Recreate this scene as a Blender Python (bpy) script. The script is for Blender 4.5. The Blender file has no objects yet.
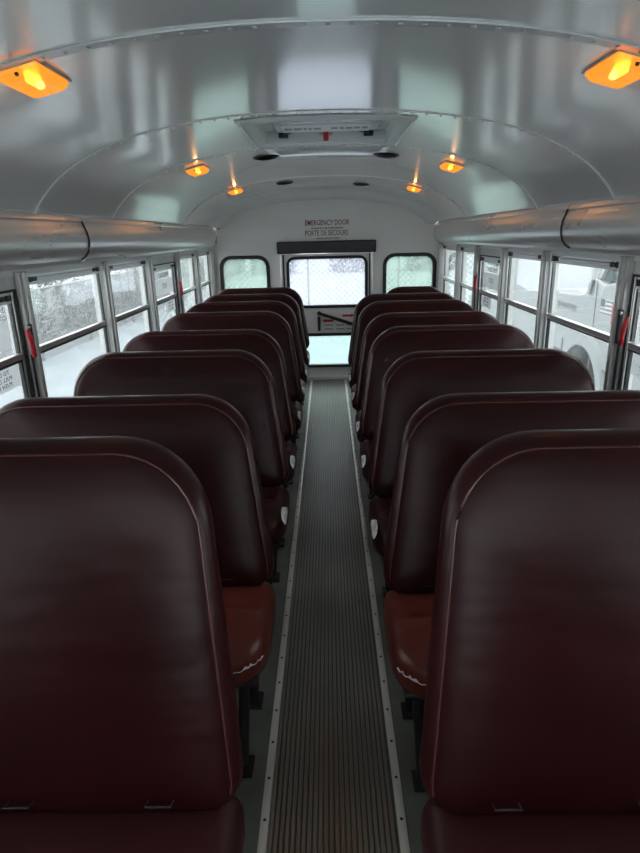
import bpy, bmesh, math, random
from mathutils import Vector, Matrix
import numpy as np
random.seed(7)
PI = math.pi
COL = bpy.context.scene.collection

# ------------------------------------------------------------------ helpers
class MB:
    def __init__(s): s.bm = bmesh.new()
    def box(s, x0, x1, y0, y1, z0, z1, bev=0.0, M=None):
        r = bmesh.ops.create_cube(s.bm, size=1.0)
        vs = r['verts']
        for v in vs:
            v.co = Vector(((x0+x1)/2+v.co.x*(x1-x0), (y0+y1)/2+v.co.y*(y1-y0), (z0+z1)/2+v.co.z*(z1-z0)))
        if bev > 0:
            es = list({e for v in vs for e in v.link_edges})
            g = bmesh.ops.bevel(s.bm, geom=es, offset=bev, segments=2, affect='EDGES', profile=0.5)
            vs = list({v for f in g['faces'] for v in f.verts} | {v for v in vs if v.is_valid})
        if M is not None:
            for v in vs: v.co = M @ v.co
        return s
    def tube(s, pts, r, seg=8, cap=True):
        pts = [Vector(p) for p in pts]; n = len(pts)
        rs = r if isinstance(r, (list, tuple)) else [r]*n
        rings = []
        for i, p in enumerate(pts):
            d = (pts[min(i+1, n-1)] - pts[max(i-1, 0)]).normalized()
            a = Vector((0, 0, 1)) if abs(d.z) < 0.9 else Vector((1, 0, 0))
            u = d.cross(a).normalized(); w = d.cross(u)
            rings.append([s.bm.verts.new(p+(u*math.cos(2*PI*k/seg)+w*math.sin(2*PI*k/seg))*rs[i]) for k in range(seg)])
        for a, b in zip(rings, rings[1:]):
            for k in range(seg): s.bm.faces.new((a[k], a[(k+1) % seg], b[(k+1) % seg], b[k]))
        if cap and n > 1:
            s.bm.faces.new(rings[0][::-1]); s.bm.faces.new(rings[-1])
        return s
    def lathe(s, prof, c=(0, 0, 0), axis='z', seg=24):
        rings = []
        for (r, h) in prof:
            ring = []
            for k in range(seg):
                a = 2*PI*k/seg
                if axis == 'z': p = (r*math.cos(a), r*math.sin(a), h)
                elif axis == 'x': p = (h, r*math.cos(a), r*math.sin(a))
                else: p = (r*math.cos(a), h, r*math.sin(a))
                ring.append(s.bm.verts.new(Vector(c)+Vector(p)))
            rings.append(ring)
        for a, b in zip(rings, rings[1:]):
            for k in range(seg): s.bm.faces.new((a[k], a[(k+1) % seg], b[(k+1) % seg], b[k]))
        s.bm.faces.new(rings[0][::-1]); s.bm.faces.new(rings[-1])
        return s
    def prism(s, poly, a0, a1, axis='x'):
        def P(u, v, a):
            return {'x': (a, u, v), 'y': (u, a, v), 'z': (u, v, a)}[axis]
        A = [s.bm.verts.new(P(u, v, a0)) for u, v in poly]
        B = [s.bm.verts.new(P(u, v, a1)) for u, v in poly]
        s.bm.faces.new(A[::-1]); s.bm.faces.new(B)
        n = len(poly)
        for k in range(n): s.bm.faces.new((A[k], A[(k+1) % n], B[(k+1) % n], B[k]))
        return s
    def strip(s, prof, ys, closed=False):
        """profile (x,z) swept along the y values"""
        rows = [[s.bm.verts.new((x, y, z)) for x, z in prof] for y in ys]
        n = len(prof)
        for a, b in zip(rows, rows[1:]):
            for k in range(n if closed else n-1):
                s.bm.faces.new((a[k], a[(k+1) % n], b[(k+1) % n], b[k]))
        if closed:
            s.bm.faces.new(rows[0][::-1]); s.bm.faces.new(rows[-1])
        return s
    def build(s, name, m, parent=None, smooth=None, bevel=0, loc=None):
        bmesh.ops.recalc_face_normals(s.bm, faces=s.bm.faces[:])
        me = bpy.data.meshes.new(name); s.bm.to_mesh(me); s.bm.free()
        o = bpy.data.objects.new(name, me); COL.objects.link(o)
        me.materials.append(m)
        if parent is not None: o.parent = parent
        if loc is not None: o.location = loc
        if smooth is not None:
            me.polygons.foreach_set('use_smooth', [True]*len(me.polygons))
            if smooth < 180:
                me.set_sharp_from_angle(angle=math.radians(smooth))
        if bevel:
            b = o.modifiers.new('bevel', 'BEVEL'); b.width = bevel; b.segments = 2; b.limit_method = 'ANGLE'
        return o

def recenter(o):
    """move a mesh's origin to its base centre"""
    me = o.data
    co = [v.co for v in me.vertices]
    c = Vector(((min(p.x for p in co)+max(p.x for p in co))/2, (min(p.y for p in co)+max(p.y for p in co))/2, min(p.z for p in co)))
    me.transform(Matrix.Translation(-c)); o.location = o.location + c
    return o

def tag(o, label=None, cat=None, group=None, kind=None):
    if label: o['label'] = label
    if cat: o['category'] = cat
    if group: o['group'] = group
    if kind: o['kind'] = kind
    return o
def empty(name, loc=(0, 0, 0)):
    o = bpy.data.objects.new(name, None); COL.objects.link(o); o.location = loc; o.empty_display_size = .1
    return o
def children(o): return [c for c in COL.objects if c.parent == o]
def copy_tree(o, parent=None):
    kids = children(o)
    c = o.copy(); COL.objects.link(c)
    if parent is not None: c.parent = parent
    for k in kids: copy_tree(k, c)
    return c
def rrect(u0, u1, v0, v1, r, n=6):
    pts = []
    for cx, cy, a0 in ((u1-r, v1-r, 0), (u0+r, v1-r, 90), (u0+r, v0+r, 180), (u1-r, v0+r, 270)):
        for k in range(n+1):
            a = math.radians(a0+90*k/n); pts.append((cx+r*math.cos(a), cy+r*math.sin(a)))
    return pts
def frame_ring(outer, inner, a0, a1, axis, mb=None):
    """ring between two outlines of equal count, extruded a0..a1"""
    mb = mb or MB(); bm = mb.bm
    def P(p, a): return {'x': (a, p[0], p[1]), 'y': (p[0], a, p[1]), 'z': (p[0], p[1], a)}[axis]
    L = [[bm.verts.new(P(p, a)) for p in poly] for poly, a in ((outer, a0), (outer, a1), (inner, a1), (inner, a0))]
    n = len(outer)
    for j in range(4):
        A, B = L[j], L[(j+1) % 4]
        for k in range(n): bm.faces.new((A[k], A[(k+1) % n], B[(k+1) % n], B[k]))
    return mb
def plate_with_holes(u0, u1, v0, v1, holes, a0, a1, axis):
    """plate with rounded-rect holes; holes = [(u0,u1,v0,v1,r)] filled around by cells"""
    mb = MB(); bm = mb.bm
    def P(u, v, a): return {'x': (a, u, v), 'y': (u, a, v), 'z': (u, v, a)}[axis]
    us = sorted({u0, u1, *[h[0] for h in holes], *[h[1] for h in holes]})
    vs = sorted({v0, v1, *[h[2] for h in holes], *[h[3] for h in holes]})
    for i in range(len(us)-1):
        for j in range(len(vs)-1):
            cu, cv = (us[i]+us[i+1])/2, (vs[j]+vs[j+1])/2
            if any(h[0] < cu < h[1] and h[2] < cv < h[3] for h in holes): continue
            for a in (a0, a1):
                bm.faces.new([bm.verts.new(P(u, v, a)) for u, v in ((us[i], vs[j]), (us[i+1], vs[j]), (us[i+1], vs[j+1]), (us[i], vs[j+1]))])
    for (a_, b_, c_, d_, r) in holes:
        if r > 0:
            for cx, cy, sx, sy in ((b_, d_, -1, -1), (a_, d_, 1, -1), (a_, c_, 1, 1), (b_, c_, -1, 1)):
                ox, oy = cx+sx*r, cy+sy*r
                arc = [(ox-sx*r*math.cos(t*PI/12), oy-sy*r*math.sin(t*PI/12)) for t in range(7)]
                for a in (a0, a1):
                    bm.faces.new([bm.verts.new(P(u, v, a)) for u, v in [(cx, cy)]+arc])
                for p, q in zip(arc, arc[1:]):
                    bm.faces.new([bm.verts.new(P(*x)) for x in ((*p, a0), (*q, a0), (*q, a1), (*p, a1))])
        rr = r
        for p, q in (((a_+rr, c_), (b_-rr, c_)), ((a_+rr, d_), (b_-rr, d_)), ((a_, c_+rr), (a_, d_-rr)), ((b_, c_+rr), (b_, d_-rr))):
            bm.faces.new([bm.verts.new(P(*x)) for x in ((*p, a0), (*q, a0), (*q, a1), (*p, a1))])
    bmesh.ops.remove_doubles(bm, verts=bm.verts[:], dist=1e-5)
    return mb

def text_mesh(s, size, m, parent, name, M, extrude=0.0008, spacing=1.0, xs=1.0):
    cu = bpy.data.curves.new('txt', 'FONT'); cu.body = s; cu.size = size; cu.extrude = extrude
    cu.align_x = 'CENTER'; cu.align_y = 'CENTER'; cu.space_character = spacing; cu.resolution_u = 2; cu.offset = .0006 if size > .06 else 0
    t = bpy.data.objects.new('txt', cu); COL.objects.link(t)
    dg = bpy.context.evaluated_depsgraph_get(); dg.update()
    me = bpy.data.meshes.new_from_object(t.evaluated_get(dg))
    bpy.data.objects.remove(t); bpy.data.curves.remove(cu)
    me.transform(Matrix.Diagonal((xs, 1, 1, 1))); me.transform(M); me.name = name
    me.materials.clear(); me.materials.append(m)
    o = bpy.data.objects.new(name, me); COL.objects.link(o)
    if parent is not None: o.parent = parent
    return o

# ------------------------------------------------------------------ materials
def mat(name, col=(.5, .5, .5), rough=.5, metal=0., spec=.5, coat=0., coat_r=.1):
    m = bpy.data.materials.new(name); m.use_nodes = True
    b = m.node_tree.nodes['Principled BSDF']
    b.inputs['Base Color'].default_value = (*col, 1); b.inputs['Roughness'].default_value = rough
    b.inputs['Metallic'].default_value = metal; b.inputs['Specular IOR Level'].default_value = spec
    b.inputs['Coat Weight'].default_value = coat; b.inputs['Coat Roughness'].default_value = coat_r
    return m
def noisy(m, c1, c2, scale=5., detail=4., stretch=(1, 1, 1), bump=0., bscale=None, lo=.35, hi=.65, rough=None):
    nt = m.node_tree; b = nt.nodes['Principled BSDF']
    tc = nt.nodes.new('ShaderNodeTexCoord'); mp = nt.nodes.new('ShaderNodeMapping'); mp.inputs['Scale'].default_value = stretch
    nt.links.new(tc.outputs['Object'], mp.inputs['Vector'])
    n = nt.nodes.new('ShaderNodeTexNoise'); n.inputs['Scale'].default_value = scale; n.inputs['Detail'].default_value = detail
    nt.links.new(mp.outputs[0], n.inputs['Vector'])
    r = nt.nodes.new('ShaderNodeValToRGB'); r.color_ramp.elements[0].position = lo; r.color_ramp.elements[1].position = hi
    r.color_ramp.elements[0].color = (*c1, 1); r.color_ramp.elements[1].color = (*c2, 1)
    nt.links.new(n.outputs[0], r.inputs[0]); nt.links.new(r.outputs[0], b.inputs['Base Color'])
    if rough:
        q = nt.nodes.new('ShaderNodeMapRange'); q.inputs['To Min'].default_value = rough[0]; q.inputs['To Max'].default_value = rough[1]
        nt.links.new(n.outputs[0], q.inputs[0]); nt.links.new(q.outputs[0], b.inputs['Roughness'])
    if bump:
        n2 = nt.nodes.new('ShaderNodeTexNoise'); n2.inputs['Scale'].default_value = bscale or scale*4; n2.inputs['Detail'].default_value = 3
        nt.links.new(mp.outputs[0], n2.inputs['Vector'])
        bp = nt.nodes.new('ShaderNodeBump'); bp.inputs['Strength'].default_value = bump; bp.inputs['Distance'].default_value = .01
        nt.links.new(n2.outputs[0], bp.inputs['Height']); nt.links.new(bp.outputs[0], b.inputs['Normal'])
    return m

M = {}
M['ceiling'] = noisy(mat('ceiling_paint', rough=.24, metal=.0, spec=.8, coat=1., coat_r=.10), (.80, .825, .82), (.85, .87, .865), scale=2.2, bump=.03, bscale=2.5)
M['wall_paint'] = noisy(mat('grey_wall_paint', rough=.4, spec=.5), (.72, .745, .735), (.77, .79, .78), scale=3)
M['alu'] = noisy(mat('brushed_aluminium', rough=.3, metal=.85), (.62, .64, .64), (.72, .73, .73), scale=8, stretch=(1, .1, 1))
M['cover'] = noisy(mat('galvanised_cover', rough=.27, metal=.45), (.72, .72, .71), (.745, .745, .735), scale=5, stretch=(1, .25, 1), rough=(.25, .31))
M['post'] = noisy(mat('post_metal', rough=.38, metal=.3), (.50, .51, .50), (.60, .61, .60), scale=9, stretch=(1, 1, .3))
M['rubber'] = mat('black_rubber', (.012, .014, .014), .55)
M['blackplastic'] = mat('black_plastic', (.01, .01, .012), .4)
M['blacksteel'] = mat('black_steel', (.012, .012, .013), .5)
M['pad'] = mat('black_vinyl_pad', (.012, .013, .018), .45)
M['screw'] = mat('screw_dark', (.05, .05, .05), .4, .6)
M['steel'] = mat('screw_steel', (.5, .5, .5), .3, 1)
M['red'] = mat('red_plastic', (.50, .012, .02), .35)
M['white_seam'] = mat('seam_metal', (.72, .74, .74), .3, .5)
M['seam_dark'] = mat('seam_rubber', (.035, .025, .02), .5)
M['redink'] = mat('dark_red_ink', (.16, .02, .035), .6)
M['greyink'] = mat('brown_grey_ink', (.16, .09, .085), .6)
M['blackink'] = mat('black_ink', (.03, .03, .035), .6)
def thin_film(name, col):
    m = bpy.data.materials.new(name); m.use_nodes = True; nt = m.node_tree; nt.nodes.clear()
    out = nt.nodes.new('ShaderNodeOutputMaterial'); d = nt.nodes.new('ShaderNodeBsdfDiffuse'); t = nt.nodes.new('ShaderNodeBsdfTranslucent')
    d.inputs[0].default_value = (*col, 1); t.inputs[0].default_value = (*col, 1)
    x = nt.nodes.new('ShaderNodeMixShader'); x.inputs[0].default_value = .6
    nt.links.new(d.outputs[0], x.inputs[1]); nt.links.new(t.outputs[0], x.inputs[2]); nt.links.new(x.outputs[0], out.inputs[0]); return m
M['decal'] = thin_film('grey_decal', (.74, .76, .77))
M['whitepaint'] = mat('white_label', (.75, .75, .75), .5)

def vinyl(name, c1, c2, rough):
    m = mat(name, rough=rough, spec=.22)
    noisy(m, c1, c2, scale=3.5, detail=6, lo=.3, hi=.72)
    nt = m.node_tree; b = nt.nodes['Principled BSDF']
    tc = nt.nodes.new('ShaderNodeTexCoord')
    mp = nt.nodes.new('ShaderNodeMapping'); mp.inputs['Scale'].default_value = (1, 1, 3.2); nt.links.new(tc.outputs['Object'], mp.inputs[0])
    n1 = nt.nodes.new('ShaderNodeTexNoise'); n1.inputs['Scale'].default_value = 3; n1.inputs['Detail'].default_value = 2
    nt.links.new(mp.outputs[0], n1.inputs['Vector'])
    n2 = nt.nodes.new('ShaderNodeTexVoronoi'); n2.inputs['Scale'].default_value = 350; nt.links.new(tc.outputs['Object'], n2.inputs['Vector'])
    b1 = nt.nodes.new('ShaderNodeBump'); b1.inputs['Strength'].default_value = .25; b1.inputs['Distance'].default_value = .02
    b2 = nt.nodes.new('ShaderNodeBump'); b2.inputs['Strength'].default_value = .08; b2.inputs['Distance'].default_value = .001
    nt.links.new(n1.outputs[0], b1.inputs['Height']); nt.links.new(n2.outputs[0], b2.inputs['Height'])
    nt.links.new(b1.outputs[0], b2.inputs['Normal']); nt.links.new(b2.outputs[0], b.inputs['Normal'])
    return m
M['vinyl'] = vinyl('maroon_vinyl', (.021, .0033, .0043), (.031, .005, .006), .32)
M['cushion'] = vinyl('red_brown_vinyl', (.085, .018, .013), (.12, .026, .019), .30)
M['cushion_dark'] = vinyl('dark_maroon_vinyl', (.03, .007, .008), (.04, .01, .011), .38)
M['piping'] = mat('piping_vinyl', (.085, .026, .024), .25)
M['glint_wear'] = noisy(mat('glint_wear_vinyl', rough=.6), (.55, .55, .56), (.85, .85, .87), scale=40)  # white for the ragged tear and for the painted sheen strips

def glass(name, tint, haze=0., hazecol=(.9, .93, .95), hscale=30., hlo=.4, hhi=.7, refl=.5):
    m = bpy.data.materials.new(name); m.use_nodes = True; nt = m.node_tree; nt.nodes.clear()
    out = nt.nodes.new('ShaderNodeOutputMaterial')
    tr = nt.nodes.new('ShaderNodeBsdfTransparent'); tr.inputs[0].default_value = (*tint, 1)
    gl = nt.nodes.new('ShaderNodeBsdfGlossy'); gl.inputs['Roughness'].default_value = .02
    fr = nt.nodes.new('ShaderNodeFresnel'); fr.inputs[0].default_value = 1.45
    mu = nt.nodes.new('ShaderNodeMath'); mu.operation = 'MULTIPLY'; mu.inputs[1].default_value = refl
    nt.links.new(fr.outputs[0], mu.inputs[0])
    mx = nt.nodes.new('ShaderNodeMixShader'); nt.links.new(mu.outputs[0], mx.inputs[0]); nt.links.new(tr.outputs[0], mx.inputs[1]); nt.links.new(gl.outputs[0], mx.inputs[2])
    last = mx
    if haze > 0:
        tl = nt.nodes.new('ShaderNodeBsdfTranslucent'); tl.inputs[0].default_value = (*hazecol, 1)
        tc = nt.nodes.new('ShaderNodeTexCoord'); n = nt.nodes.new('ShaderNodeTexNoise'); n.inputs['Scale'].default_value = hscale; n.inputs['Detail'].default_value = 6
        nt.links.new(tc.outputs['Object'], n.inputs['Vector'])
        r = nt.nodes.new('ShaderNodeMapRange'); r.inputs['From Min'].default_value = hlo; r.inputs['From Max'].default_value = hhi
        r.inputs['To Min'].default_value = haze*.35; r.inputs['To Max'].default_value = haze
        nt.links.new(n.outputs[0], r.inputs[0])
        m2 = nt.nodes.new('ShaderNodeMixShader'); nt.links.new(r.outputs[0], m2.inputs[0]); nt.links.new(last.outputs[0], m2.inputs[1]); nt.links.new(tl.outputs[0], m2.inputs[2])
        last = m2
    nt.links.new(last.outputs[0], out.inputs[0])
    return m
M['glass'] = glass('wet_window_glass', (.96, .985, .98), haze=.03, hscale=60)
M['glass_green'] = glass('green_tinted_glass', (.58, .66, .62), haze=.40, hazecol=(.62, .72, .68), hscale=2)
M['glass_low'] = glass('pale_green_glass', (.68, .77, .74), haze=.15, hazecol=(.75, .85, .82), hscale=20)
M['glass_frost'] = glass('frosted_door_glass', (.76, .78, .82), haze=.30, hazecol=(.75, .77, .82), hscale=9, hlo=.2, hhi=.8)

def emis(name, col, s):
    m = bpy.data.materials.new(name); m.use_nodes = True; nt = m.node_tree; nt.nodes.clear()
    out = nt.nodes.new('ShaderNodeOutputMaterial'); e = nt.nodes.new('ShaderNodeEmission')
    e.inputs[0].default_value = (*col, 1); e.inputs[1].default_value = s; nt.links.new(e.outputs[0], out.inputs[0])
    return m
M['bulb'] = emis('hot_bulb', (1, .55, .14), 3.5)
def lensmat():
    m = bpy.data.materials.new('amber_lens'); m.use_nodes = True; nt = m.node_tree; nt.nodes.clear()
    out = nt.nodes.new('ShaderNodeOutputMaterial')
    e = nt.nodes.new('ShaderNodeEmission'); e.inputs[0].default_value = (1, .29, .028, 1); e.inputs[1].default_value = .42
    t = nt.nodes.new('ShaderNodeBsdfTransparent'); t.inputs[0].default_value = (1, .55, .15, 1)
    g = nt.nodes.new('ShaderNodeBsdfGlossy'); g.inputs[0].default_value = (1, .8, .6, 1); g.inputs['Roughness'].default_value = .15
    a = nt.nodes.new('ShaderNodeMixShader'); a.inputs[0].default_value = .68
    b = nt.nodes.new('ShaderNodeMixShader'); b.inputs[0].default_value = .06
    nt.links.new(t.outputs[0], a.inputs[1]); nt.links.new(e.outputs[0], a.inputs[2])
    nt.links.new(a.outputs[0], b.inputs[1]); nt.links.new(g.outputs[0], b.inputs[2]); nt.links.new(b.outputs[0], out.inputs[0])
    return m
M['lens'] = lensmat()
M['snow'] = noisy(mat('snow', rough=.8, spec=.2), (.35, .405, .44), (.40, .45, .48), scale=1.2, bump=.2, bscale=6)
M['twig'] = mat('bare_twig', (.07, .065, .055), .8)
M['snowtwig'] = mat('snowy_twig', (.74, .77, .78), .8)
M['shrubgrey'] = mat('dull_leaf', (.20, .23, .20), .8)
M['galv'] = mat('galvanised_wire', (.28, .30, .30), .5, .2)
M['truck'] = mat('white_truck_paint', (.53, .575, .575), .3, spec=.4, coat=.15)
M['truckdark'] = mat('truck_trim_grey', (.22, .26, .26), .5)
M['truckglass'] = mat('truck_window_glass', (.10, .14, .16), .08, spec=.8)
M['tyre'] = mat('tyre', (.06, .065, .065), .8)
M['flagblue'] = mat('flag_grey_blue', (.20, .22, .28), .5)
M['flagred'] = mat('flag_red', (.62, .20, .22), .5)
M['flagwhite'] = mat('flag_white', (.88, .88, .88), .4)
M['pinkred'] = mat('marker_red', (.75, .10, .14), .5)
M['textgrey'] = mat('faded_lettering', (.30, .34, .35), .5)
M['shed'] = noisy(mat('grey_siding', rough=.7), (.34, .36, .36), (.42, .44, .44), scale=3)

# floor materials
def floor_runner():
    m = mat('ribbed_rubber', rough=.42, spec=.5)
    nt = m.node_tree; b = nt.nodes['Principled BSDF']; L = nt.links
    tc = nt.nodes.new('ShaderNodeTexCoord')
    sep = nt.nodes.new('ShaderNodeSeparateXYZ'); L.new(tc.outputs['Object'], sep.inputs[0])
    n = nt.nodes.new('ShaderNodeTexNoise'); n.inputs['Scale'].default_value = 4; n.inputs['Detail'].default_value = 8
    mp = nt.nodes.new('ShaderNodeMapping'); mp.inputs['Scale'].default_value = (2, .7, 1); L.new(tc.outputs['Object'], mp.inputs[0]); L.new(mp.outputs[0], n.inputs['Vector'])
    # dried brown mud trodden in at the front of the aisle, keeps to its centre
    ay = nt.nodes.new('ShaderNodeMapRange'); ay.inputs['From Min'].default_value = 1.9; ay.inputs['From Max'].default_value = 1.0
    L.new(sep.outputs['Y'], ay.inputs[0])
    dx = nt.nodes.new('ShaderNodeMath'); dx.operation = 'ABSOLUTE'; L.new(sep.outputs['X'], dx.inputs[0])
    ax = nt.nodes.new('ShaderNodeMapRange'); ax.inputs['From Min'].default_value = .17; ax.inputs['From Max'].default_value = .0; ax.inputs['To Min'].default_value = .35; L.new(dx.outputs[0], ax.inputs[0])
    mu = nt.nodes.new('ShaderNodeMath'); mu.operation = 'MULTIPLY'; L.new(ax.outputs[0], mu.inputs[0]); L.new(ay.outputs[0], mu.inputs[1])
    r = nt.nodes.new('ShaderNodeMapRange'); r.inputs['From Min'].default_value = .3; r.inputs['From Max'].default_value = .7; L.new(n.outputs[0], r.inputs[0])
    m2 = nt.nodes.new('ShaderNodeMath'); m2.operation = 'MULTIPLY'; L.new(mu.outputs[0], m2.inputs[0]); L.new(r.outputs[0], m2.inputs[1])
    m3 = nt.nodes.new('ShaderNodeMath'); m3.operation = 'MULTIPLY_ADD'; m3.inputs[1].default_value = 1.5; m3.inputs[2].default_value = .22; L.new(m2.outputs[0], m3.inputs[0])
    cr = nt.nodes.new('ShaderNodeValToRGB'); cr.color_ramp.elements[0].color = (.165, .165, .145, 1); cr.color_ramp.elements[1].color = (.29, .29, .26, 1)
    cr.color_ramp.elements[0].position = .35; cr.color_ramp.elements[1].position = .68; L.new(n.outputs[0], cr.inputs[0])
    m3.use_clamp = True
    mx = nt.nodes.new('ShaderNodeMixRGB'); mx.inputs[2].default_value = (.20, .12, .07, 1); L.new(m3.outputs[0], mx.inputs[0]); L.new(cr.outputs[0], mx.inputs[1])
    # dirt packed in the grooves between the ribs
    g1 = nt.nodes.new('ShaderNodeMath'); g1.operation = 'ADD'; g1.inputs[1].default_value = .158; L.new(sep.outputs['X'], g1.inputs[0])
    g2 = nt.nodes.new('ShaderNodeMath'); g2.operation = 'MULTIPLY'; g2.inputs[1].default_value = 23/.321; L.new(g1.outputs[0], g2.inputs[0])
    g3 = nt.nodes.new('ShaderNodeMath'); g3.operation = 'FRACT'; L.new(g2.outputs[0], g3.inputs[0])
    g4 = nt.nodes.new('ShaderNodeMath'); g4.operation = 'GREATER_THAN'; g4.inputs[1].default_value = .6; L.new(g3.outputs[0], g4.inputs[0])
    gx = nt.nodes.new('ShaderNodeMixRGB'); gx.inputs[2].default_value = (.075, .070, .060, 1); L.new(g4.outputs[0], gx.inputs[0]); L.new(mx.outputs[0], gx.inputs[1])
    L.new(gx.outputs[0], b.inputs['Base Color'])
    q = nt.nodes.new('ShaderNodeMapRange'); q.inputs['To Min'].default_value = .28; q.inputs['To Max'].default_value = .5; L.new(n.outputs[0], q.inputs[0]); L.new(q.outputs[0], b.inputs['Roughness'])
    return m
M['strip'] = mat('worn_aluminium', (.70, .66, .60), .38, .35)
M['runner'] = floor_runner()
M['floor'] = noisy(mat('grey_green_floor_rubber', rough=.45), (.10, .107, .092), (.15, .158, .138), scale=6, bump=.06, bscale=30)

# ------------------------------------------------------------------ the bus shell
W = 1.12          # inner wall plane
YF, YR = -1.5, 6.0
PROF = [(0, 1.85), (.15, 1.848), (.30, 1.84), (.45, 1.825), (.60, 1.80), (.75, 1.762), (.87, 1.71), (.96, 1.655), (1.03, 1.59), (1.075, 1.53)]
def smooth_profile():
    pts = [(-x, z) for x, z in PROF[::-1]] + PROF[1:]
    out = []
    n = len(pts)
    for i in range(n-1):
        p0 = pts[max(i-1, 0)]; p1 = pts[i]; p2 = pts[i+1]; p3 = pts[min(i+2, n-1)]
        for k in range(4):
            t = k/4
            out.append(tuple(.5*((2*p1[j])+(-p0[j]+p2[j])*t+(2*p0[j]-5*p1[j]+4*p2[j]-p3[j])*t*t+(-p0[j]+3*p1[j]-3*p2[j]+p3[j])*t**3) for j in (0, 1)))
    out.append(pts[-1])
    return out
SP = smooth_profile()
def ceil_z(x):
    for a, b in zip(SP, SP[1:]):
        if a[0] <= x <= b[0]:
            t = (x-a[0])/(b[0]-a[0]); return a[1]+(b[1]-a[1])*t
    return SP[0][1]
def ceil_slope(x): return math.atan2(ceil_z(x+.02)-ceil_z(x-.02), .04)
HX0, HX1, HY0, HY1 = -.268, .308, 2.46, 3.02     # hatch opening
def build_ceiling():
    mb = MB(); bm = mb.bm
    xs = [p[0] for p in SP]
    ys = [YF, 0, .8, 1.46, 2.0, 2.3, HY0, HY1, 3.6, 4.2, 4.75, 5.3, 5.75, 5.84, 5.91, 5.96, 5.99, 6.0]
    xs = sorted(set([x for x in xs if abs(x-HX0) > .012 and abs(x-HX1) > .012] + [HX0, HX1]))
    V = {}
    def vert(x, y):
        k = (x, y)
        if k not in V:
            z = ceil_z(x); xx = x
            if y > 5.75:   # rear cove
                t = (y-5.75)/.25; d = .11*(1-math.sqrt(max(0, 1-t*t)))
                z = z - d*.9*max(0, min(1, (z-1.5)/.12)); xx = x*(1-.35*d)
            V[k] = bm.verts.new((xx, y, z))
        return V[k]
    for y0, y1 in zip(ys, ys[1:]):
        for x0, x1 in zip(xs, xs[1:]):
            if y0 >= HY0-1e-6 and y1 <= HY1+1e-6 and x0 >= HX0-1e-6 and x1 <= HX1+1e-6: continue
            bm.faces.new((vert(x0, y0), vert(x1, y0), vert(x1, y1), vert(x0, y1)))
    o = mb.build('ceiling', M['ceiling'], smooth=180)
    s = o.modifiers.new('solid', 'SOLIDIFY'); s.thickness = .02; s.offset = 1
    tag(o, kind='structure')
    return o
ceiling = build_ceiling()
# make certain the solidify grows outward (up)
if ceiling.data.polygons[0].normal.z < 0:
    ceiling.modifiers['solid'].offset = -1

def ceiling_seam(y, idx, w=.035, n=46):
    """lapped sheet joint with rivets across the ceiling"""
    mb = MB(); bm = mb.bm
    t = .004
    lo = [(x, z-.0005) for x, z in SP]
    rows = []
    for yy, dz in ((y-w/2, 0), (y-w/2, -t), (y+w/2, -t), (y+w/2, 0)):
        rows.append([bm.verts.new((x*(1+dz*.8), yy, z+dz-.0003)) for x, z in SP])
    for a, b in zip(rows, rows[1:]):
        for k in range(len(SP)-1): bm.faces.new((a[k], a[k+1], b[k+1], b[k]))
    # rivets
    L = [0]
    for a, b in zip(SP, SP[1:]): L.append(L[-1]+math.dist(a, b))
    for i in range(n):
        d = L[-1]*(i+.5)/n
        k = max(j for j in range(len(L)) if L[j] <= d); k = min(k, len(SP)-2)
        f = (d-L[k])/(L[k+1]-L[k]); x = SP[k][0]+(SP[k+1][0]-SP[k][0])*f; z = SP[k][1]+(SP[k+1][1]-SP[k][1])*f
        r = bmesh.ops.create_uvsphere(bm, u_segments=8, v_segments=4, radius=.0065)
        for v in r['verts']: v.co = Vector((v.co.x+x, v.co.y+y, v.co.z*.6+z-t))
    return tag(mb.build('trim_%d' % idx, M['white_seam' if idx < 3 else 'ceiling'], smooth=40), kind='structure')
for i, y in enumerate((.62, 1.42, 2.34, 3.17, 4.75)): ceiling_seam(y, i+1)

# floor
fl = MB().box(-W-.05, W+.05, YF, YR+.05, -.06, 0).build('floor', M['floor']); tag(fl, kind='structure')

# walls (with window openings)
POSTS_L = [-.6, .2, .96, 1.60, 2.22, 3.08, 3.86, 4.58, 5.27, 5.93]
POSTS_R = [-.6, .2, .96, 1.62, 2.25, 3.08, 3.81, 4.49, 5.14, 5.90]
EMERG = (3, 6)          # bays with the push-out emergency window (post index of the near side)
ZW0, ZW1 = .70, 1.315
def wall(side, posts, name):
    s = -1 if side == 'left' else 1
    holes = []
    hw = .022
    for i in range(len(posts)-1):
        holes.append((posts[i]+hw, posts[i+1]-hw, ZW0, ZW1, 0))
    mb = plate_with_holes(YF, YR, 0, 1.56, holes, s*W, s*(W+.06), 'x')
    o = mb.build(name, M['wall_paint']); tag(o, kind='structure')
    # window posts: a channel with a raised cap
    for i, y in enumerate(posts):
        big = (i-1) in EMERG or i == 0
        w = .031 if big else .026
        p = MB()
        p.box(s*W, s*(W-.016), y-w, y+w, ZW0-.02, ZW1+.012, .003)
        p.box(s*(W-.016), s*(W-.028), y-w*.45, y+w*.45, ZW0-.02, ZW1+.012, .003)
        po = p.build('window_post', M['post'], o)
        for z in ((1.235, .93) if i % 3 == 1 else (1.21, .90)):
            MB().lathe([(.006, 0), (.006, .002), (.004, .004), (.001, .0045)], (0, 0, 0), 'x', 10).build('screw', M['steel'], po, smooth=40, loc=(s*(W-.028) - (.0045 if s > 0 else 0), y-w*.2, z))
    # lower ledge
    MB().box(s*W, s*(W-.03), YF+.05, YR-.02, .60, .68, .006).build('wall_ledge', M['wall_paint'], o)
    return o
wl = wall('left', POSTS_L, 'wall_left'); wr = wall('right', POSTS_R, 'wall_right')

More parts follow.
